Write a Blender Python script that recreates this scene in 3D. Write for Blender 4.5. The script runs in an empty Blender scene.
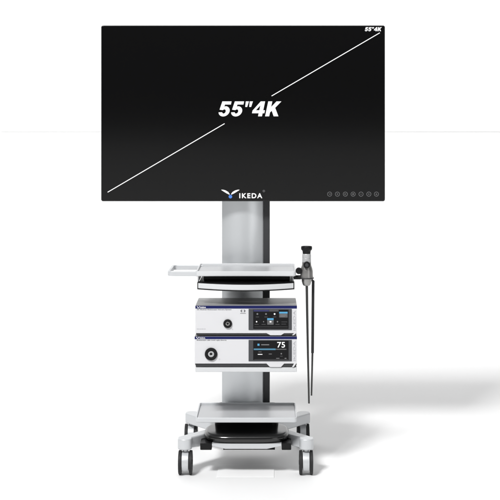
import bpy, bmesh, math, random
from mathutils import Vector, Matrix
C = bpy.context.scene
col = C.collection
random.seed(4)
R = math.radians

# ------------------------------------------------------------------ camera
FPX, CX, CZ, CY = 1295.0, 0.107, 1.457, -5.5        # focal length in photo pixels, camera position
cam_d = bpy.data.cameras.new('camera')
cam = bpy.data.objects.new('camera', cam_d); col.objects.link(cam)
cam.location = (CX, CY, CZ); cam.rotation_euler = (R(90), 0, 0)
cam_d.sensor_width = 36.0; cam_d.lens = FPX / 500.0 * 36.0
cam_d.shift_x = -(270 - 250) / 500.0
cam_d.shift_y = -(250 - 131) / 500.0
cam_d.clip_start = 0.05; cam_d.clip_end = 200
C.camera = cam

# ------------------------------------------------------------------ studio light
W = bpy.data.worlds.new('World'); C.world = W; W.use_nodes = True
nt = W.node_tree; bg = nt.nodes['Background']
tc = nt.nodes.new('ShaderNodeTexCoord'); sp = nt.nodes.new('ShaderNodeSeparateXYZ')
cr = nt.nodes.new('ShaderNodeValToRGB')
nt.links.new(tc.outputs['Generated'], sp.inputs[0]); nt.links.new(sp.outputs['Z'], cr.inputs[0])
nt.links.new(cr.outputs[0], bg.inputs['Color'])
e = cr.color_ramp.elements
e[0].position = 0.0; e[0].color = (.11, .11, .113, 1)
e[1].position = 0.75; e[1].color = (1, 1, 1, 1)
m_ = cr.color_ramp.elements.new(0.22); m_.color = (.30, .30, .305, 1)
bg.inputs['Strength'].default_value = 0.41

def area(name, loc, target, size, power, size_y=None):
    l = bpy.data.lights.new(name, 'AREA'); l.energy = power; l.size = size
    if size_y: l.shape = 'RECTANGLE'; l.size_y = size_y
    o = bpy.data.objects.new(name, l); col.objects.link(o); o.location = loc
    d = Vector(target) - Vector(loc); o.rotation_euler = d.to_track_quat('-Z', 'Y').to_euler()
    return o
area('key_softbox', (-3.3, -6.7, 8.5), (0, .3, .8), 1.7, 1230)
area('pan_highlight_fill', (0, -2.2, 3.3), (0, 0, .4), 2.6, 9, .16)  # narrow strip added to lay a streak on the black pan
area('backdrop_fill', (0, 2.9, 5.6), (0, 5.2, 3.6), 9.0, 128, .6)  # unseen lamp added to lift the backdrop to white
area('column_highlight_fill', (2.9, -3.6, 1.4), (0, .1, .9), 1.6, 15, 2.6)  # unseen strip added for a brighter reflection on the column's right side

C.view_settings.view_transform = 'Standard'; C.view_settings.look = 'None'
C.view_settings.exposure = -0.06; C.view_settings.gamma = 1.0

# ------------------------------------------------------------------ materials
def mat(name, colr, rough=.5, metal=0.0, spec=.5, noise=0.0, nscale=60, bump=0.0, bscale=400, coat=0.0, emit=None, es=1.0):
    m = bpy.data.materials.new(name); m.use_nodes = True
    n = m.node_tree.nodes; L = m.node_tree.links; b = n['Principled BSDF']
    c = tuple(colr) + (1,)
    b.inputs['Base Color'].default_value = c; b.inputs['Roughness'].default_value = rough
    b.inputs['Metallic'].default_value = metal; b.inputs['Specular IOR Level'].default_value = spec
    b.inputs['Coat Weight'].default_value = coat
    if emit:
        b.inputs['Emission Color'].default_value = tuple(emit) + (1,); b.inputs['Emission Strength'].default_value = es
    if noise or bump:
        t = n.new('ShaderNodeTexCoord')
    if noise:
        a = n.new('ShaderNodeTexNoise'); a.inputs['Scale'].default_value = nscale; a.inputs['Detail'].default_value = 5
        L.new(t.outputs['Object'], a.inputs['Vector'])
        mr = n.new('ShaderNodeMapRange'); mr.inputs['From Min'].default_value = .3; mr.inputs['From Max'].default_value = .7
        mr.inputs['To Min'].default_value = max(0, rough - noise); mr.inputs['To Max'].default_value = rough + noise
        L.new(a.outputs['Fac'], mr.inputs['Value']); L.new(mr.outputs[0], b.inputs['Roughness'])
        mx = n.new('ShaderNodeMix'); mx.data_type = 'RGBA'
        mx.inputs['A'].default_value = tuple(v * (1 - noise * .18) for v in colr) + (1,)
        mx.inputs['B'].default_value = tuple(min(1, v * (1 + noise * .18)) for v in colr) + (1,)
        L.new(a.outputs['Fac'], mx.inputs['Factor']); L.new(mx.outputs['Result'], b.inputs['Base Color'])
    if bump:
        a2 = n.new('ShaderNodeTexNoise'); a2.inputs['Scale'].default_value = bscale; a2.inputs['Detail'].default_value = 3
        L.new(t.outputs['Object'], a2.inputs['Vector'])
        bp = n.new('ShaderNodeBump'); bp.inputs['Strength'].default_value = bump; bp.inputs['Distance'].default_value = .001
        L.new(a2.outputs['Fac'], bp.inputs['Height']); L.new(bp.outputs[0], b.inputs['Normal'])
    return m
M = {
 'floor': mat('white_studio_floor', (.85, .85, .85), .6, spec=.2, noise=.05, nscale=3),
 'backdrop': mat('white_backdrop_paper', (.90, .90, .90), .8, spec=.1, noise=.04, nscale=3),
 'paper': mat('white_sheet', (.93, .93, .93), .6, spec=.2),
 'silver': mat('silver_paint', (.575, .588, .602), .38, metal=.25, spec=.5, noise=.05, nscale=30, bump=.08, bscale=900),
 'column': mat('brushed_aluminium', (.70, .72, .735), .38, metal=.8),
 'white': mat('white_enamel', (.58, .59, .60), .32, spec=.45, noise=.04, nscale=40, bump=.06, bscale=900),
 'panel': mat('pale_grey_panel', (.62, .62, .635), .42, spec=.4, noise=.04, nscale=50, bump=.08, bscale=1200),
 'casegrey': mat('grey_metal_case', (.28, .281, .281), .45, metal=.35, noise=.03, nscale=90, bump=.1, bscale=1200),
 'dark': mat('dark_grey_plastic', (.035, .036, .038), .45, spec=.4, noise=.08, nscale=60, bump=.1, bscale=900),
 'black': mat('black_plastic', (.005, .005, .0055), .42, spec=.25, noise=.08, nscale=60, bump=.1, bscale=900),
 'gloss': mat('glossy_black_plastic', (.005, .005, .005), .17, spec=.7),
 'rubber': mat('black_rubber', (.02, .02, .021), .6, spec=.3, noise=.08, nscale=80, bump=.15, bscale=600),
 'glass': mat('black_screen_glass', (.0008, .0008, .0009), .10, spec=.95),
 'tvback': mat('black_casing', (.01, .01, .01), .35, spec=.4, bump=.08),
 'bezel': mat('slate_grey_bezel', (.05, .052, .057), .4, spec=.4, bump=.05),
 'display': mat('lit_dark_display', (.004, .004, .0045), .25, spec=.15, emit=(.003, .003, .0035), es=1),
 'blue': mat('navy_blue_stripe', (.005, .009, .085), .4, spec=.25),
 'lit': mat('lit_white_pixels', (.1, .1, .1), .3, emit=(1, 1, 1), es=1.12),
 'litgrey': mat('lit_grey_pixels', (.05, .05, .05), .3, emit=(.16, .16, .165), es=1.0),
 'littile': mat('lit_tile_pixels', (.05, .05, .05), .3, emit=(.055, .055, .06), es=1.0),
 'litdim': mat('lit_dim_pixels', (.03, .03, .03), .3, emit=(.045, .045, .05), es=1.0),
 'litblue': mat('lit_sky_blue_pixels', (.02, .05, .08), .3, emit=(.07, .36, .62), es=1.0),
 'litteal': mat('lit_teal_pixels', (.02, .04, .06), .3, emit=(.05, .21, .33), es=1.0),
 'litnavy': mat('lit_navy_pixels', (.01, .01, .04), .3, emit=(.018, .02, .085), es=1.0),
 'print_white': mat('white_print', (.85, .85, .85), .5, spec=.3),
 'print_blue': mat('blue_print', (.07, .20, .62), .4, spec=.3),
 'print_grey': mat('grey_print', (.16, .16, .17), .5, spec=.3),
 'print_pale': mat('pale_grey_print', (.45, .45, .47), .5, spec=.3),
 'print_button': mat('button_print', (.16, .16, .165), .5, spec=.3),
 'trayfloor': mat('polished_grey_tray_liner', (.46, .466, .478), .36, metal=.1, spec=.4),
 'steel': mat('stainless_steel', (.46, .465, .47), .42, metal=.25),
 'sheath': mat('dark_steel_tube', (.055, .054, .053), .32, metal=.7, noise=.05, nscale=80),
 'scope': mat('satin_scope_metal', (.36, .355, .345), .34, metal=.85, noise=.04, nscale=80),
}

# ------------------------------------------------------------------ helpers
def PX(p, Y): return CX + (p - 270) * (Y - CY) / FPX      # a distance seen in the photo, turned to metres at depth Y
def PZ(p, Y): return CZ - (p - 131) * (Y - CY) / FPX

class MB:
    def __init__(s): s.bm = bmesh.new()
    def _take(s, b):
        me = bpy.data.meshes.new('t'); b.to_mesh(me); s.bm.from_mesh(me); bpy.data.meshes.remove(me); b.free(); return s
    def box(s, x0, x1, y0, y1, z0, z1, bev=.0015, seg=2):
        b = bmesh.new(); bmesh.ops.create_cube(b, size=1)
        for v in b.verts:
            v.co = Vector(((x0 + x1) / 2 + v.co.x * (x1 - x0), (y0 + y1) / 2 + v.co.y * (y1 - y0), (z0 + z1) / 2 + v.co.z * (z1 - z0)))
        if bev: bmesh.ops.bevel(b, geom=b.edges[:], offset=bev, segments=seg, affect='EDGES', profile=.5)
        return s._take(b)
    def prism(s, pts, axis, a0, a1, bev=0.0, seg=2):
        """polygon pts in the other two axes, swept along axis from a0 to a1"""
        b = bmesh.new()
        def mk(p, a):
            if axis == 'x': return (a, p[0], p[1])
            if axis == 'y': return (p[0], a, p[1])
            return (p[0], p[1], a)
        f = b.faces.new([b.verts.new(mk(p, a0)) for p in pts])
        r = bmesh.ops.extrude_face_region(b, geom=[f])
        d = {'x': (a1 - a0, 0, 0), 'y': (0, a1 - a0, 0), 'z': (0, 0, a1 - a0)}[axis]
        bmesh.ops.translate(b, vec=d, verts=[v for v in r['geom'] if isinstance(v, bmesh.types.BMVert)])
        bmesh.ops.recalc_face_normals(b, faces=b.faces[:])
        if bev:
            caps = [e for e in b.edges if len(e.link_faces) == 2 and e.calc_face_angle(0) > R(50)]
            bmesh.ops.bevel(b, geom=caps, offset=bev, segments=seg, affect='EDGES', profile=.5)
        return s._take(b)
    def lathe(s, prof, c, axis='z', n=48):
        """prof: (r, a) pairs along axis about centre c"""
        b = bmesh.new(); rings = []
        for r, a in prof:
            ring = []
            for k in range(n):
                t = 2 * math.pi * k / n; u, v = r * math.cos(t), r * math.sin(t)
                p = {'z': (u, v, a), 'y': (u, a, v), 'x': (a, u, v)}[axis]
                ring.append(b.verts.new((c[0] + p[0], c[1] + p[1], c[2] + p[2])))
            rings.append(ring)
        for i in range(len(rings) - 1):
            for k in range(n):
                b.faces.new((rings[i][k], rings[i][(k + 1) % n], rings[i + 1][(k + 1) % n], rings[i + 1][k]))
        loop = prof[0] == prof[-1]
        if prof[0][0] > 1e-6 and not loop: b.faces.new(rings[0][::-1])
        if prof[-1][0] > 1e-6 and not loop: b.faces.new(rings[-1])
        bmesh.ops.remove_doubles(b, verts=b.verts[:], dist=1e-7)
        bmesh.ops.recalc_face_normals(b, faces=b.faces[:])
        return s._take(b)
    def tube(s, pts, rad, n=16, closed=False, sq=None):
        """tube through pts; rad one number or a list; sq=(w,h) gives a rounded flat bar lying level"""
        b = bmesh.new(); P = [Vector(p) for p in pts]; N = len(P)
        rr = rad if isinstance(rad, (list, tuple)) else [rad] * N
        rings = []
        for i in range(N):
            a = P[(i - 1) % N] if (closed or i > 0) else P[i]; d = P[(i + 1) % N] if (closed or i < N - 1) else P[i]
            t = (d - a).normalized()
            up = Vector((0, 0, 1)) if abs(t.z) < .9 else Vector((0, 1, 0))
            sx = t.cross(up).normalized(); sy = sx.cross(t).normalized()
            ring = []
            if sq:
                w, h, c = sq[0] / 2, sq[1] / 2, min(sq) * .3
                prof = []
                for (qx, qy, a0) in ((w - c, h - c, 0), (-w + c, h - c, 90), (-w + c, -h + c, 180), (w - c, -h + c, 270)):
                    for k in range(5):
                        an = R(a0 + 90 * k / 4); prof.append((qx + c * math.cos(an), qy + c * math.sin(an)))
            else:
                prof = [(rr[i] * math.cos(2 * math.pi * k / n), rr[i] * math.sin(2 * math.pi * k / n)) for k in range(n)]
            for (u, v) in prof: ring.append(b.verts.new(P[i] + sx * u + sy * v))
            rings.append(ring)
        m = len(rings[0])
        for i in range(N if closed else N - 1):
            A, B = rings[i], rings[(i + 1) % N]
            for k in range(m): b.faces.new((A[k], A[(k + 1) % m], B[(k + 1) % m], B[k]))
        if not closed: b.faces.new(rings[0][::-1]); b.faces.new(rings[-1])
        bmesh.ops.recalc_face_normals(b, faces=b.faces[:])
        return s._take(b)
    def mesh(s, me):
        s.bm.from_mesh(me); return s
    def build(s, name, material, parent=None, angle=35):
        """ONE mesh object; its vertices are re-based on the parent's origin"""
        o = bpy.data.objects.new(name, None)
        org = Vector((0, 0, 0)); p = parent
        while p is not None: org += p.location; p = p.parent
        bmesh.ops.translate(s.bm, vec=-org, verts=s.bm.verts[:])
        me = bpy.data.meshes.new(name); s.bm.to_mesh(me); s.bm.free()
        me.materials.append(material)
        me.polygons.foreach_set('use_smooth', [True] * len(me.polygons))
        me.set_sharp_from_angle(angle=R(angle))
        bpy.data.objects.remove(o)
        o = bpy.data.objects.new(name, me); col.objects.link(o)
        wn = o.modifiers.new('weighted', 'WEIGHTED_NORMAL'); wn.weight = 100; wn.keep_sharp = True
        if parent is not None: o.parent = parent
        return o

def rrect(x0, x1, y0, y1, r, n=6):
    pts = []
    for (cx, cy, a) in ((x1 - r, y1 - r, 0), (x0 + r, y1 - r, 90), (x0 + r, y0 + r, 180), (x1 - r, y0 + r, 270)):
        for k in range(n + 1):
            t = R(a + 90 * k / n); pts.append((cx + r * math.cos(t), cy + r * math.sin(t)))
    return pts

def empty(name, label, cat, loc, group=None):
    o = bpy.data.objects.new(name, None); col.objects.link(o); o.location = loc
    o.empty_display_size = .1
    o['label'] = label; o['category'] = cat
    if group: o['group'] = group
    return o

def text_mesh(txt, x0, x1, z0, z1, Y, bold=0.0, shear=0.0, thick=.0006, rot=False, space=1.0):
    """lettering facing the viewer, its outline fitted to the given rectangle (metres)"""
    cu = bpy.data.curves.new('t', 'FONT'); cu.body = txt; cu.offset = bold; cu.shear = shear
    cu.space_character = space + bold * 2.2; cu.resolution_u = 6
    o = bpy.data.objects.new('t', cu); col.objects.link(o)
    dg = bpy.context.evaluated_depsgraph_get(); dg.update()
    me = bpy.data.meshes.new_from_object(o.evaluated_get(dg))
    bpy.data.objects.remove(o); bpy.data.curves.remove(cu)
    b = bmesh.new(); b.from_mesh(me); bpy.data.meshes.remove(me)
    if rot:
        for v in b.verts: v.co = Vector((-v.co.y, v.co.x, 0))
    xs = [v.co.x for v in b.verts]; ys = [v.co.y for v in b.verts]
    sx = (x1 - x0) / (max(xs) - min(xs)); sz = (z1 - z0) / (max(ys) - min(ys)); mx, my = min(xs), min(ys)
    for v in b.verts: v.co = Vector((x0 + (v.co.x - mx) * sx, Y, z0 + (v.co.y - my) * sz))
    r = bmesh.ops.extrude_face_region(b, geom=b.faces[:])
    bmesh.ops.translate(b, vec=(0, -thick, 0), verts=[v for v in r['geom'] if isinstance(v, bmesh.types.BMVert)])
    bmesh.ops.recalc_face_normals(b, faces=b.faces[:])
    m = MB(); m._take(b); return m

def heavy_italic(txt, x0, x1, z0, z1, Y, shear=.20, thick=.0006):
    """heavy slanted 5 4 K and inch mark drawn as outlines, unit height"""
    def arc(cx, cy, rx, ry, a0, a1, n=22): return [(cx + rx * math.cos(R(a0 + (a1 - a0) * k / n)), cy + ry * math.sin(R(a0 + (a1 - a0) * k / n))) for k in range(n + 1)]
    five = [(.10, 1), (.68, 1), (.68, .79), (.305, .79), (.290, .655)] + arc(.345, .335, .345, .345, 82, -168) + arc(.335, .325, .112, .142, -158, 140) + [(.235, .415), (.035, .445)]
    four = [(.40, 1), (.67, 1), (.67, .405), (.78, .405), (.78, .205), (.67, .205), (.67, 0), (.425, 0), (.425, .205), (.0, .205), (.0, .38), (.2045, .7), (.4245, .7345), (.2055, .4055), (.4255, .4055), (.4255, .7355), (.2050, .7015)]
    kay = [(0, 1), (.255, 1), (.255, .62), (.52, 1), (.83, 1), (.52, .57), (.84, 0), (.54, 0), (.345, .375), (.255, .26), (.255, 0), (0, 0)]
    q1 = [(.0, 1), (.20, 1), (.16, .63), (.04, .63)]
    q2 = [(p[0] + .25, p[1]) for p in q1]
    G = {'5': ([five], .69), '4': ([four], .78), 'K': ([kay], .84), '"': ([q1, q2], .45)}
    pen = 0; polys = []
    for ch in txt:
        ps, wd = G[ch]
        for p in ps: polys.append([(pen + x + shear * y, y) for x, y in p])
        pen += wd + (.10 if ch != '4' else .09)
    xs = [x for p in polys for x, y in p]; lo, hi = min(xs), max(xs)
    m = MB()
    for p in polys: m.prism([(x0 + (x - lo) / (hi - lo) * (x1 - x0), z0 + y * (z1 - z0)) for x, y in p], 'y', Y, Y - thick)
    return m
def flat(pts, Y, thick=.0006):           # a thin raised print, polygon in x,z
    return MB().prism(pts, 'y', Y, Y - thick)
def ring_pts(cx, cz, r, n=28): return [(cx + r * math.cos(2 * math.pi * k / n), cz + r * math.sin(2 * math.pi * k / n)) for k in range(n)]

def emblem(x0, x1, z0, z1, Y, t=.0006):
    """two spread wings in the given rectangle"""
    w, h = x1 - x0, z1 - z0
    L = [(0, 1), (.10, 1.0), (.24, .86), (.38, .55), (.47, .10), (.44, 0), (.30, .25), (.14, .62), (.03, .88)]
    m = MB()
    for f in (lambda u: u, lambda u: 1 - u):
        m.prism([(x0 + f(u) * w, z0 + v * h) for u, v in L], 'y', Y, Y - t)
    return m

# ------------------------------------------------------------------ setting
def sheet(name, rows, x0, x1, material):
    b = bmesh.new(); prev = None
    for (y, z) in rows:
        a = b.verts.new((x0, y, z)); c = b.verts.new((x1, y, z))
        if prev: b.faces.new((prev[0], prev[1], c, a))
        prev = (a, c)
    m = MB(); m._take(b)
    o = m.build(name, material, None, 50); o['kind'] = 'structure'; return o
YB, RB = 4.6, 1.1
sheet('floor', [(-240, 0), (-120, 0), (-45, 0), (-20, 0), (-8, 0), (-2, 0), (YB - RB, 0)], -90, 90, M['floor'])
rows = [(YB - RB + RB * math.sin(R(t)), RB - RB * math.cos(R(t))) for t in range(0, 91, 6)]
ZS = CZ - (YB - CY) / FPX * 1.0
rows += [(YB, ZS - .003), (YB + .0045, ZS - .003), (YB + .0045, ZS + .003), (YB, ZS + .003), (YB, 7.0)]   # shallow groove added so its shade draws a faint horizon line
sheet('backdrop', rows, -40, 40, M['backdrop'])

# ------------------------------------------------------------------ the cart
XC = .004
cart = empty('medical_cart', 'silver wheeled medical trolley with tall column, shelves and twin wheel casters', 'cart', (XC, .25, 0))
# --- casters (one built, then copied)
def make_caster(x, y):
    m = MB()
    m.lathe([(.0, .1085), (.012, .1085), (.012, .098), (.0, .098)], (x, y, 0), 'z', 24)
    prof = []                                                 # hood between the wheels, side outline in y,z
    for t in range(-40, 221, 10): prof.append((y + .044 * math.cos(R(t)), .052 + .046 * math.sin(R(t))))
    m.prism(prof, 'x', x - .0148, x + .0148, .003)
    hood = m.build('caster', M['silver'], cart)
    for s in (-1, 1):
        xw = x + s * .0226
        wp = [(.004, -.0066), (.043, -.0066), (.0485, -.0062), (.050, -.0048), (.050, .0048), (.0485, .0062), (.043, .0066), (.034, .0064), (.032, .0052), (.012, .0052), (.010, .008), (.0, .008)]
        MB().lathe([(r, a * s) for r, a in wp], (xw, y, .0505), 'x', 48).build('wheel', M['rubber'], hood)
    MB().lathe([(.0, .108), (.010, .108), (.010, .095), (.0, .095)], (x, y, 0), 'z', 20).build('stem', M['dark'], hood)
    return hood
proto = make_caster(XC - .256, .0)
for (x, y) in ((XC + .256, 0), (XC - .262, .5), (XC + .256, .5)):
    c = proto.copy(); col.objects.link(c); c.parent = cart
    c.location = (x - (XC - .256), y, 0)
    for ch in proto.children:
        d = ch.copy(); col.objects.link(d); d.parent = c
# --- legs of the base, an X seen from above
def leg(sx, front):
    y0 = -.005 if front else .505; d = 1 if front else -1
    xo = XC + sx * .258; xi = XC + sx * .085
    w = .024
    pts = []
    # round pad over the caster, then the arm running in to the middle
    for t in range(0, 361, 12):
        pass
    pad = []
    for t in range(180, 361, 15):
        an = R(t) if d > 0 else R(t - 180)
        pad.append((xo + .030 * math.cos(an) , y0 + .026 * math.sin(an)))
    yi = y0 + d * .225
    if d > 0:
        poly = pad + [(xo + .030, y0 + .02)]
        poly += [(xi + .045, yi), (xi - .045, yi), (xo - .030, y0 + .03)] if sx < 0 else [(xi + .045, yi), (xi - .045, yi), (xo - .030, y0 + .02)]
    else:
        poly = pad + [(xo - .030, y0 - .02), (xi - .045, yi), (xi + .045, yi), (xo + .030, y0 - .02)]
    m = MB(); m.prism(poly, 'z', .107, .154, .006, 3)
    return m.build('base_leg', M['silver'], cart)
for sx in (-1, 1):
    for fr in (True, False): leg(sx, fr)
m = MB(); m.prism(rrect(XC - .14, XC + .14, .17, .37, .03), 'z', .112, .2285, .004); m.build('base_hub', M['black'], cart)
def spow(v, p): return math.copysign(abs(v) ** p, v)
# --- black pan slung between the front legs, its silver plate and brackets
b = bmesh.new(); rings = []
prof = [(.045, .1363), (.020, .1366)]
for t in range(-90, 91, 10):                                   # rounded rim
    prof.append((.016 * (1 - math.cos(R(t))), .1535 + .0165 * math.sin(R(t))))
prof += [(.030, .1708), (.060, .1722), (.10, .1730)]
for (ins, z) in prof:
    ring = []
    for k in range(96):
        t = 2 * math.pi * k / 96
        ring.append(b.verts.new((XC + .003 + (.1815 - ins) * spow(math.cos(t), .52), .098 + (.1325 - ins) * spow(math.sin(t), .62), z)))
    rings.append(ring)
n = 96
for i in range(len(rings) - 1):
    for k in range(n): b.faces.new((rings[i][k], rings[i][(k + 1) % n], rings[i + 1][(k + 1) % n], rings[i + 1][k]))
b.faces.new(rings[0][::-1]); b.faces.new(rings[-1]); bmesh.ops.recalc_face_normals(b, faces=b.faces[:])
m = MB(); m._take(b); m.build('base_pan', M['gloss'], cart, 60)
x0, x1 = PX(211.8, -.04), PX(281.5, -.04)
MB().prism([(x0, .1355), (x1, .1355), (x1, .1265), (PX(267, -.04), .1135), (PX(225, -.04), .1135), (x0, .1265)], 'y', -.0285, .14, .0015).build('skid_plate', M['silver'], cart)
MB().box(PX(223, -.04), PX(275, -.04), -.022, .13, .1085, .1130, .001).build('skid_strip', M['black'], cart)
for a, c in ((PX(200, -.04), x0 - .0008), (x1 + .0008, PX(291.3, -.04))):
    MB().box(a, c, -.030, .12, .109, .1375, .003).build('pan_bracket', M['black'], cart)

# --- trays with a raised rim
def tray(name, xa, xb, ya, yb, z0, zt, rise, zf, th, rad, material):
    b = bmesh.new()
    def loop(i, z, top=False):
        return [b.verts.new((p[0], p[1], z + (rise * (p[1] - ya) / (yb - ya) if top else 0))) for p in rrect(xa + i, xb - i, ya + i, yb - i, max(rad - i, .002), 8)]
    c = .0022
    L = [loop(.004, z0), loop(.0012, z0 + .0012), loop(0, z0 + .004), loop(0, zt - c, 1), loop(c * .4, zt - c * .3, 1), loop(c, zt, 1), loop(th - c, zt, 1), loop(th - c * .4, zt - c * .3, 1), loop(th, zt - c, 1), loop(th + .0005, zf - .001)]
    n = len(L[0])
    for i in range(len(L) - 1):
        for k in range(n): b.faces.new((L[i][k], L[i][(k + 1) % n], L[i + 1][(k + 1) % n], L[i + 1][k]))
    b.faces.new(L[0][::-1]); b.faces.new(L[-1])
    bmesh.ops.recalc_face_normals(b, faces=b.faces[:])
    m = MB(); m._take(b); o = m.build(name, material, cart, 50)
    i = th + .001
    MB().prism(rrect(xa + i, xb - i, ya + i, yb - i, rad - i + .001, 8), 'z', zf - .0008, zf).build('tray_liner', M['trayfloor'], o)
tray('bottom_tray', PX(195.6, -.05), PX(297, -.05), -.05, .235, .2290, .2500, .0050, .2450, .006, .014, M['silver'])
tray('top_tray', PX(196, -.05), PX(296, -.05), -.05, .235, .8450, .8665, .0045, .8605, .006, .014, M['white'])
# --- pull handle at the left of the top tray
ya, yb = -.035, .215; xl, xr = PX(168.7, -.04), PX(199.0, -.04); zc = .8555
loopc = rrect(xl, xr + .04, ya, yb, .018, 8)
pts = [(x, y, zc) for x, y in loopc]
k0 = [i for i, p in enumerate(pts) if p[0] < xr - .001]
pts = [(xr + .002, yb, zc)] + [pts[i] for i in k0] + [(xr + .002, ya, zc)]
hd = MB().tube(pts, .01, sq=(.012, .021)).build('tray_handle', M['silver'], cart)
for y in (ya, yb):
    MB().box(xr - .014, xr + .0005 - .007, y - .0085, y + .0085, zc - .0125, zc + .0125, .002).build('collar', M['silver'], hd)

# --- column
YC = .272
m = MB()
xl, xr = PX(222, YC), PX(263.6, YC); zt = 1.62
prof = [(xr, .352), (xl, .352)]
for k in range(0, 25):
    t = k / 24; prof.append((xl + (xr - xl) * t, YC - .032 * (1 - (2 * t - 1) ** 2)))
m.prism(prof, 'z', .16, zt)
m.build('column', M['column'], cart, 30)
MB().box(xr + .0008, PX(269.6, YC), YC - .006, .350, .16, zt, .002).build('cable_cover', M['dark'], cart)
MB().box(xl - .0006, PX(269.6, YC) + .001, .3525, .378, .16, zt, .002).build('column_back', M['dark'], cart)
# --- instrument shelf, and a cantilever under each shelf
MB().box(PX(195.4, -.04), PX(296.8, -.04), -.045, .2385, .4415, .4620, .003).build('instrument_shelf', M['white'], cart)
MB().box(XC - .07, XC + .06, .06, .2385, .8200, .8440, .002).build('tray_bracket', M['dark'], cart)
# --- keyboard drawer: black body under the tray and a bowed white front
dw = MB()
dw.box(PX(199, -.03), PX(293.6, -.03), -.02, .185, .8130, .8195, .002)
dw.box(PX(203, -.03), PX(290, -.03), .02, .18, .8196, .8400, .004)
drawer = dw.build('keyboard_drawer', M['black'], cart)
def bowed(name, inset, y_off, thick, zlo, zhi, bow, sag, material, parent):
    b = bmesh.new(); n = 28; x0, x1 = PX(196.8, -.07) + inset, PX(294.6, -.07) - inset
    secs = []
    for i in range(n + 1):
        u = i / n; x = x0 + (x1 - x0) * u; k = 1 - (2 * u - 1) ** 2
        y = -.045 - bow * k + y_off; za = zlo - sag * k; zb = zhi - .002 * k
        c = .002
        sec = [(y + c, za), (y, za + c), (y, zb - c), (y + c, zb), (y + thick, zb), (y + thick, za)]
        secs.append([b.verts.new((x, p[0], p[1])) for p in sec])
    for i in range(n):
        for k in range(6): b.faces.new((secs[i][k], secs[i][(k + 1) % 6], secs[i + 1][(k + 1) % 6], secs[i + 1][k]))
    b.faces.new(secs[0][::-1]); b.faces.new(secs[-1])
    bmesh.ops.recalc_face_normals(b, faces=b.faces[:])
    m = MB(); m._take(b); return m.build(name, material, parent, 40)
bowed('drawer_front', .0045, 0, .010, .7945, .8155, .045, .003, M['white'], drawer)
bowed('drawer_edge', 0, .0105, .05, .7885, .8180, .045, .003, M['black'], drawer)
for s, x in ((1, PX(198.2, -.03)), (-1, PX(293.2, -.03))):
    MB().box(x - .003, x + .003, -.012, .15, .8198, .8445, .001).build('drawer_rail', M['white'], drawer)
# --- holder for the endoscope, clamped on the right end of the top tray
XE, YE = PX(306.6, -.0), .0
m = MB()
m.box(PX(296.5, 0), XE - .012, -.010, .010, .8300, .8380, .002)
m.lathe([(.0295, .8300), (.0310, .8310), (.0310, .8345), (.0295, .8355)], (XE, YE, 0), 'z', 40)
hold = m.build('scope_holder', M['dark'], cart)
MB().lathe([(.0, -.014), (.011, -.014), (.0135, -.011), (.0135, .009), (.0, .009)], (PX(298.8, 0), -.008, PZ(270.5, 0)), 'y', 32).build('clamp_knob', M['black'], hold)
MB().lathe([(.0, -.022), (.007, -.022), (.009, -.019), (.009, .012), (.0, .012)], (PX(298.0, 0), -.004, PZ(277.2, 0)), 'x', 32).build('clamp_screw', M['black'], hold)
# --- monitor mount between column and monitor
MB().box(XC - .06, XC + .05, .2225, .2385, 1.36, 1.56, .002).build('monitor_bracket', M['dark'], cart)

# ------------------------------------------------------------------ monitor
YT = .188
xa, xb, za, zb = PX(101.1, YT), PX(385.0, YT), PZ(201.3, YT), PZ(25.4, YT)
tv = empty('video_monitor', 'huge black flat monitor at the top of the column showing a diagonal line', 'monitor', ((xa + xb) / 2, YT + .02, za))
m = MB(); m.prism(rrect(xa, xb, za, zb, .0085, 8), 'y', YT + .001, YT + .026, .002); m.build('casing', M['tvback'], tv)
m = MB(); m.prism(rrect(xa + .0025, xb - .0025, za + .0025, zb - .0025, .007, 8), 'y', YT - .0012, YT + .0005, .0008); scr = m.build('screen', M['glass'], tv)
m = MB(); m.prism(rrect(xa + .25, xb - .25, za + .12, zb - .12, .03, 6), 'y', YT + .0265, YT + .034, .003); m.build('rear_cover', M['tvback'], tv)
YS = YT - .0013
q = lambda p: PX(p, YT)
w = lambda p: PZ(p, YT)
heavy_italic('55"4K', q(218.6), q(281.4), w(116.3), w(101.4), YS).build('screen_lettering', M['lit'], scr)
heavy_italic('55"4K', q(364.8), q(381.8), w(31.2), w(27.2), YS).build('screen_lettering', M['lit'], scr)
def stroke(p0, p1, t):
    a, c = Vector((q(p0[0]), w(p0[1]))), Vector((q(p1[0]), w(p1[1]))); n_ = (c - a).normalized(); n_ = Vector((-n_.y, n_.x)) * t / 2
    return flat([tuple(a + n_), tuple(a - n_), tuple(c - n_), tuple(c + n_)], YS)
stroke((107.7, 192.2), (224.6, 123.6), .0034).build('diagonal_line', M['lit'], scr)
stroke((271.6, 96.0), (379.8, 32.8), .0034).build('diagonal_line', M['lit'], scr)
emblem(q(221.2), q(239.6), w(194.6), w(189.7), YS).build('emblem', M['print_white'], tv)
flat(ring_pts(q(230.4), w(196.6), .0078), YS).build('emblem_dot', M['print_blue'], tv)
text_mesh('IKEDA', q(239.3), q(262.3), w(198.2), w(193.2), YS, bold=.028, space=1.2).build('brand_lettering', M['print_white'], tv)
def annulus(cx, cz, r0, r1, Y, t=.0006, n=32):
    return MB().lathe([(r0, -t), (r1, -t), (r1, 0), (r0, 0), (r0, -t)], (cx, Y, cz), 'y', n)
m = annulus(q(263.8), w(191.0), .0038, .0050, YS, n=24)
m.mesh((lambda mm: (mm.bm.to_mesh(TM := bpy.data.meshes.new('t')), TM)[1])(text_mesh('R', q(263.8) - .0017, q(263.8) + .0017, w(191) - .0022, w(191) + .0022, YS)))
m.build('trademark_sign', M['print_button'], tv)
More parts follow.
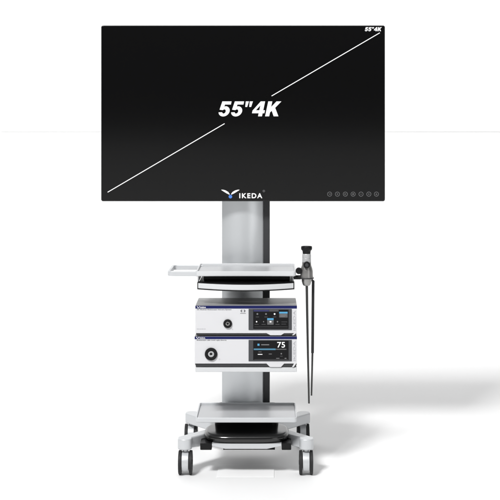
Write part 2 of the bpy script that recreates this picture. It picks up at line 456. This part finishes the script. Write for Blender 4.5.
for i, px_ in enumerate((329.6, 337.4, 345.3, 353.1, 361.0, 368.8, 376.4)):
    cx, cz = q(px_), w(194.1)
    m = annulus(cx, cz, .0086, .0102, YS)
    g = .0036
    shapes = [[(-g, -g * .6, -.2 * g, g * .6), (.1 * g, g, -.6 * g, .6 * g)], [(-g, g, -.15 * g, .25 * g), (-.2 * g, .2 * g, -g, g)], [(-g, g, .5 * g, .85 * g), (-g, g, -.85 * g, -.5 * g), (-g, -.6 * g, -.5 * g, .5 * g)],
              [(-g, g, -.9 * g, -.5 * g), (-g, g, -.2 * g, .2 * g), (-g, g, .5 * g, .9 * g)], [(-g, g, -.2 * g, .2 * g)], [(-.2 * g, .2 * g, -g, g), (-g, g, -.2 * g, .2 * g)], [(-.18 * g, .18 * g, 0, g * 1.1), (-.8 * g, -.45 * g, -.7 * g, .4 * g), (.45 * g, .8 * g, -.7 * g, .4 * g), (-.8 * g, .8 * g, -.95 * g, -.6 * g)]][i]
    for (a, c_, d, e_) in shapes: m.box(cx + a, cx + c_, YS - .0006, YS, cz + d, cz + e_, 0)
    m.build('touch_button', M['print_button'], tv)

# ------------------------------------------------------------------ the two instruments
YF = -.05
def u(p): return PX(p, YF)
def v(p): return PZ(p, YF)
def instrument(name, label, cat, ztop, zbot, xl, xr, ys, title, title_x, sock, depth):
    """ys: pixel rows (stripe top, stripe bottom, panel bottom)"""
    root = empty(name, label, cat, ((xl + xr) / 2, .07, zbot))
    s0, s1, pb = (v(t) for t in ys)
    MB().box(xl + .0005, xr - .0005, YF + .012, depth, zbot + .006, ztop, .003).build('case', M['casegrey'], root)
    MB().box(xl + .004, xr - .004, YF + .004, YF + .0118, zbot + .001, pb + .004, .001).build('lower_bezel', M['dark'], root)
    # front panel with the tab and the slanted corner along its lower edge
    t0, t1, t2, t3 = u(266.5), u(269.5), u(281), u(284.2)
    drop = zbot + .0005
    pts = [(xl, pb + .003), (xl + .003, pb), (t0, pb), (t1, drop + .002), (t1 + .003, drop), (t2, drop), (t3, pb), (u(294), pb), (u(292.0), drop), (u(293.8), drop), (u(296.2), pb), (xr, pb), (xr, s1 + .0004), (xl, s1 + .0004)]
    MB().prism(pts, 'y', YF, YF + .0116, .0009).build('front_panel', M['panel'], root)
    st = MB().box(xl, xr, YF - .0006, YF + .0116, s1, s0, .0007).build('stripe', M['blue'], root)
    MB().box(xl + .001, xr - .001, YF + .001, YF + .0117, s0 + .0003, ztop - .0015, .001).build('top_bezel', M['casegrey'], root)
    zm = (s0 + s1) / 2; hh = (s0 - s1) * .36
    mm = emblem(xl + .006, xl + .020, zm - hh * .9, zm + hh, YF - .0007)
    mm.build('emblem', M['print_white'], st)
    text_mesh('IKEDA', xl + .021, xl + .045, zm - hh * .75, zm + hh * .6, YF - .0007, bold=.03).build('brand_lettering', M['print_white'], st)
    text_mesh(title, u(196.8), u(title_x), s1 - .0072, s1 - .0022, YF - .0001, bold=.03).build('title_lettering', M['print_grey'], root)
    # right margin, raised brand letters turned on their side
    text_mesh('IKEDA', u(293.2), u(295.6), pb + .012, s1 - .008, YF - .0001, bold=0.0, rot=True, thick=.0012).build('side_lettering', M['print_pale'], root)
    # socket
    cx, cz, r = u(sock[0]), v(sock[1]), sock[2]
    so = MB().lathe([(r * .50, -.002), (r * .62, -.0075), (r * .93, -.0075), (r, -.005), (r, .002), (r * .5, .002), (r * .5, -.002)], (cx, YF, cz), 'y', 56).build('socket', M['black'], root)
    MB().lathe([(r * .20, -.0020), (r * .30, -.0045), (r * .48, -.0035), (r * .49, .001), (r * .2, .001), (r * .2, -.002)], (cx, YF, cz), 'y', 48).build('socket_ring', M['steel'] if r > .02 else M['scope'], so)
    MB().lathe([(.0, -.0012), (r * .195, -.0012), (r * .195, .001), (.0, .001)], (cx, YF, cz), 'y', 32).build('socket_core', M['black'], so)
    # little symbol under the socket
    annulus(u(sock[3]), v(sock[4]), .0018, .0030, YF, .0004, 20).build('symbol', M['print_pale'], root)
    return root
def screen_of(root, y0, y1):
    be = MB(); be.prism(rrect(u(248.6), u(291.8), v(y1), v(y0), .0015, 3), 'y', YF - .0022, YF + .003, .0008)
    be = be.build('screen_bezel', M['bezel'], root)
    d = MB(); d.prism(rrect(u(253.2), u(288.6), v(y1 - 1.2), v(y0 + .7), .001, 3), 'y', YF - .0028, YF - .0012, .0003)
    return d.build('display', M['display'], root)      # icons become its sub-parts
YD = YF - .0029
NM = {'lit': 'screen_icon', 'litblue': 'screen_highlight', 'litteal': 'screen_bar', 'litnavy': 'screen_header', 'littile': 'screen_tile', 'litdim': 'screen_caption', 'litgrey': 'screen_symbol'}
class UI:
    def __init__(s, root): s.root = root
    def rect(s, x0, x1, y0, y1, k, lift=0): MB().box(u(x0), u(x1), YD - .0003 - lift, YD + .00005, v(y1), v(y0), 0).build(NM[k], M[k], s.root)
    def disc(s, x, y, r, k): MB().prism(ring_pts(u(x), v(y), r, 20), 'y', YD, YD - .0004).build(NM[k], M[k], s.root)

a = instrument('camera_control_unit', 'upper grey-topped white box with small socket and icon menu screen', 'medical device', v(305.0), v(335.4), u(195.3), u(297.0), (305.9, 308.6, 333.2), '4K Medical Endoscope Camera System', 231.5, (227.7, 323.6, .0185, 232.3, 329.2), .182)
m = MB()
for p0, p1 in ((196.8, 199.0), (199.4, 200.8), (201.2, 203.6), (204.0, 205.6)): m.box(u(p0), u(p1), YF - .0003, YF + .0003, v(329.4), v(328.6), 0)
m.build('print_mark', M['print_pale'], a)
m = MB()
for s in (-1, 1):
    cx = u(243.0) + s * .0062
    m.prism([(cx - s * .004, v(309.6)), (cx + s * .002, v(309.8)), (cx + s * .005, v(310.9)), (cx + s * .002, v(312.1)), (cx - s * .004, v(312.3)), (cx - s * .0015, v(311))], 'y', YF, YF - .0005)
m.box(u(240.2), u(245.8), YF - .0005, YF, v(313.6), v(313.1), 0)
m.build('badge', M['print_grey'], a)
ui = UI(screen_of(a, 308.9, 330.0))
ui.rect(253.6, 269, 309.8, 311.4, 'litnavy'); ui.rect(269.2, 278.6, 309.8, 311.4, 'litdim')
for x, k in ((257.4, 'litgrey'), (266.0, 'litgrey'), (274.6, 'lit')): ui.disc(x, 313.9, .0036, k)
for x in (257.4, 266.0, 274.6): ui.rect(x - 1.6, x + 1.6, 316.6, 317.1, 'litdim')
for x, r, k in ((256.6, .0030, 'lit'), (263.6, .0024, 'litgrey'), (277.5, .0030, 'litgrey')): ui.disc(x, 321.6, r, k)
for x in (256.6, 263.6, 277.5): ui.rect(x - 2, x + 2, 324.0, 324.5, 'litdim')
ui.rect(267.2, 273.6, 318.1, 319.9, 'litblue'); ui.rect(267.2, 273.6, 320.0, 324.6, 'littile'); ui.rect(269.6, 271.4, 321.0, 322.3, 'lit', .0003); ui.rect(268.4, 272.4, 323.4, 323.8, 'litgrey', .0003)
ui.rect(279.2, 287.6, 311.7, 313.4, 'litblue'); ui.rect(279.2, 287.6, 313.5, 317.4, 'littile'); ui.rect(280.4, 286.4, 314.6, 315.1, 'litgrey', .0003); ui.rect(280.4, 285, 316.0, 316.4, 'litgrey', .0003)
ui.rect(281.4, 287.2, 321.6, 322.0, 'litdim'); ui.rect(281.4, 286, 323.8, 324.2, 'litdim'); ui.rect(254.4, 287.6, 326.6, 326.9, 'litdim')

b2 = instrument('light_source_unit', 'lower white box with large round socket and 75 on its screen', 'medical device', v(336.0), .4628, u(194.6), u(297.0), (336.6, 339.2, 363.6), 'Endoscopic LED Cold Light Source', 226.5, (211.1, 354.0, .0265, 219.5, 359.3), .182)
d2 = screen_of(b2, 339.9, 361.2)
ui = UI(d2)
ui.rect(257.5, 259.5, 343.6, 345.6, 'litblue'); ui.rect(261.2, 269.2, 344.2, 345.1, 'litgrey')
ui.rect(253.8, 275.6, 348.4, 349.9, 'litteal'); ui.rect(275.7, 286.4, 348.7, 349.6, 'littile')
ui.rect(258.4, 261.6, 351.6, 352.0, 'litgrey'); ui.rect(257.8, 262.4, 353.9, 354.6, 'lit'); ui.rect(268.8, 271.8, 353.6, 354.2, 'litgrey'); ui.disc(281.3, 353.6, .0030, 'litgrey'); ui.rect(280, 282.6, 355.8, 356.3, 'litdim')
ui.rect(276.2, 279.4, 357.9, 358.5, 'litgrey'); ui.rect(284.6, 286.4, 357.8, 358.6, 'litgrey'); ui.rect(254.2, 287.8, 359.2, 359.5, 'litdim')
text_mesh('75', u(277.2), u(285.0), v(347.5), v(341.9), YD + .00005, bold=.012).build('screen_digits', M['lit'], d2)

# ------------------------------------------------------------------ endoscope in its holder
E = lambda p: PZ(p, YE)
sc = empty('endoscope', 'endoscope with black eyepiece and hanging tubes in holder beside top tray', 'endoscope', (XE, YE, .83))
m = MB(); m.lathe([(.0, E(279)), (.0285, E(278.4)), (.0285, E(277.6)), (.0270, E(275)), (.0268, E(271)), (.0240, E(268)), (.0195, E(265)), (.0190, E(262)), (.0, E(262))], (XE, YE, 0), 'z', 56)
m.lathe([(.0, E(278.5)), (.0215, E(278.7)), (.0205, E(281.5)), (.0165, E(284.6)), (.012, E(285.6)), (.0, E(285.6))], (XE, YE, 0), 'z', 48)
m.build('control_body', M['scope'], sc)
ne = MB().lathe([(.0, E(263.5)), (.0178, E(263.2)), (.0186, E(262)), (.0186, E(258.6)), (.0176, E(258.2)), (.0186, E(257.8)), (.0186, E(254.6)), (.0165, E(253.6)), (.0, E(253.6))], (XE, YE, 0), 'z', 48).build('neck', M['steel'], sc)
MB().lathe([(.0, E(254.4)), (.0165, E(254.2)), (.0175, E(251.4)), (.0185, E(250.6)), (.0225, E(249.6)), (.0235, E(248.8)), (.0235, E(246.9)), (.0222, E(246.2)), (.0195, E(246.4)), (.016, E(247.6)), (.0, E(247.6))], (XE, YE, 0), 'z', 48).build('eyepiece', M['black'], sc)
kb = MB().lathe([(.0, -.0365), (.0115, -.0365), (.0142, -.034), (.0142, -.022), (.012, -.0215), (.012, -.012), (.0, -.012)], (XE, YE, E(264.2)), 'y', 40).build('focus_knob', M['black'], sc)
MB().lathe([(.0, -.0372), (.0065, -.0372), (.0072, -.0366), (.0, -.0366)], (XE, YE, E(264.2)), 'y', 32).build('knob_cap', M['dark'], kb)
pts, rad = [], []
for k in range(25):
    t = k / 24; pts.append((PX(306.8 + 2.2 * t ** 1.1, YE), YE + .01 * math.sin(t * 3), E(285.2 + (403.5 - 285.2) * t))); rad.append(.0056 - .0019 * t)
MB().tube(pts, rad, 20).build('insertion_tube', M['sheath'], sc)
pts = [(PX(313.2 - .7 * (k / 16), YE + .03), YE + .03 + .004 * math.sin(k / 3), E(282 + 72 * k / 16)) for k in range(17)]
ct = MB().tube([(XE + .015, YE + .012, E(279.6)), (XE + .022, YE + .026, E(280.4))] + pts, [.0055] * 2 + [.0060] * 17, 20).build('light_cable', M['rubber'], sc)
pts = [(PX(312.5 - 1.0 * (k / 8), YE + .03), YE + .03, E(353.5 + 43.5 * k / 8)) for k in range(9)]
MB().tube(pts, [.0042 - .0008 * k / 8 for k in range(9)], 16).build('cable_end', M['sheath'], ct)

# ------------------------------------------------------------------ white sheet on the floor under the front of the cart
m = MB(); m.box(-.1165, .1245, -.062, .15, .0008, .0034, .0008)
o = m.build('floor_sheet', M['paper']); o['label'] = 'white rectangular sheet lying on the floor under the cart'; o['category'] = 'sheet'
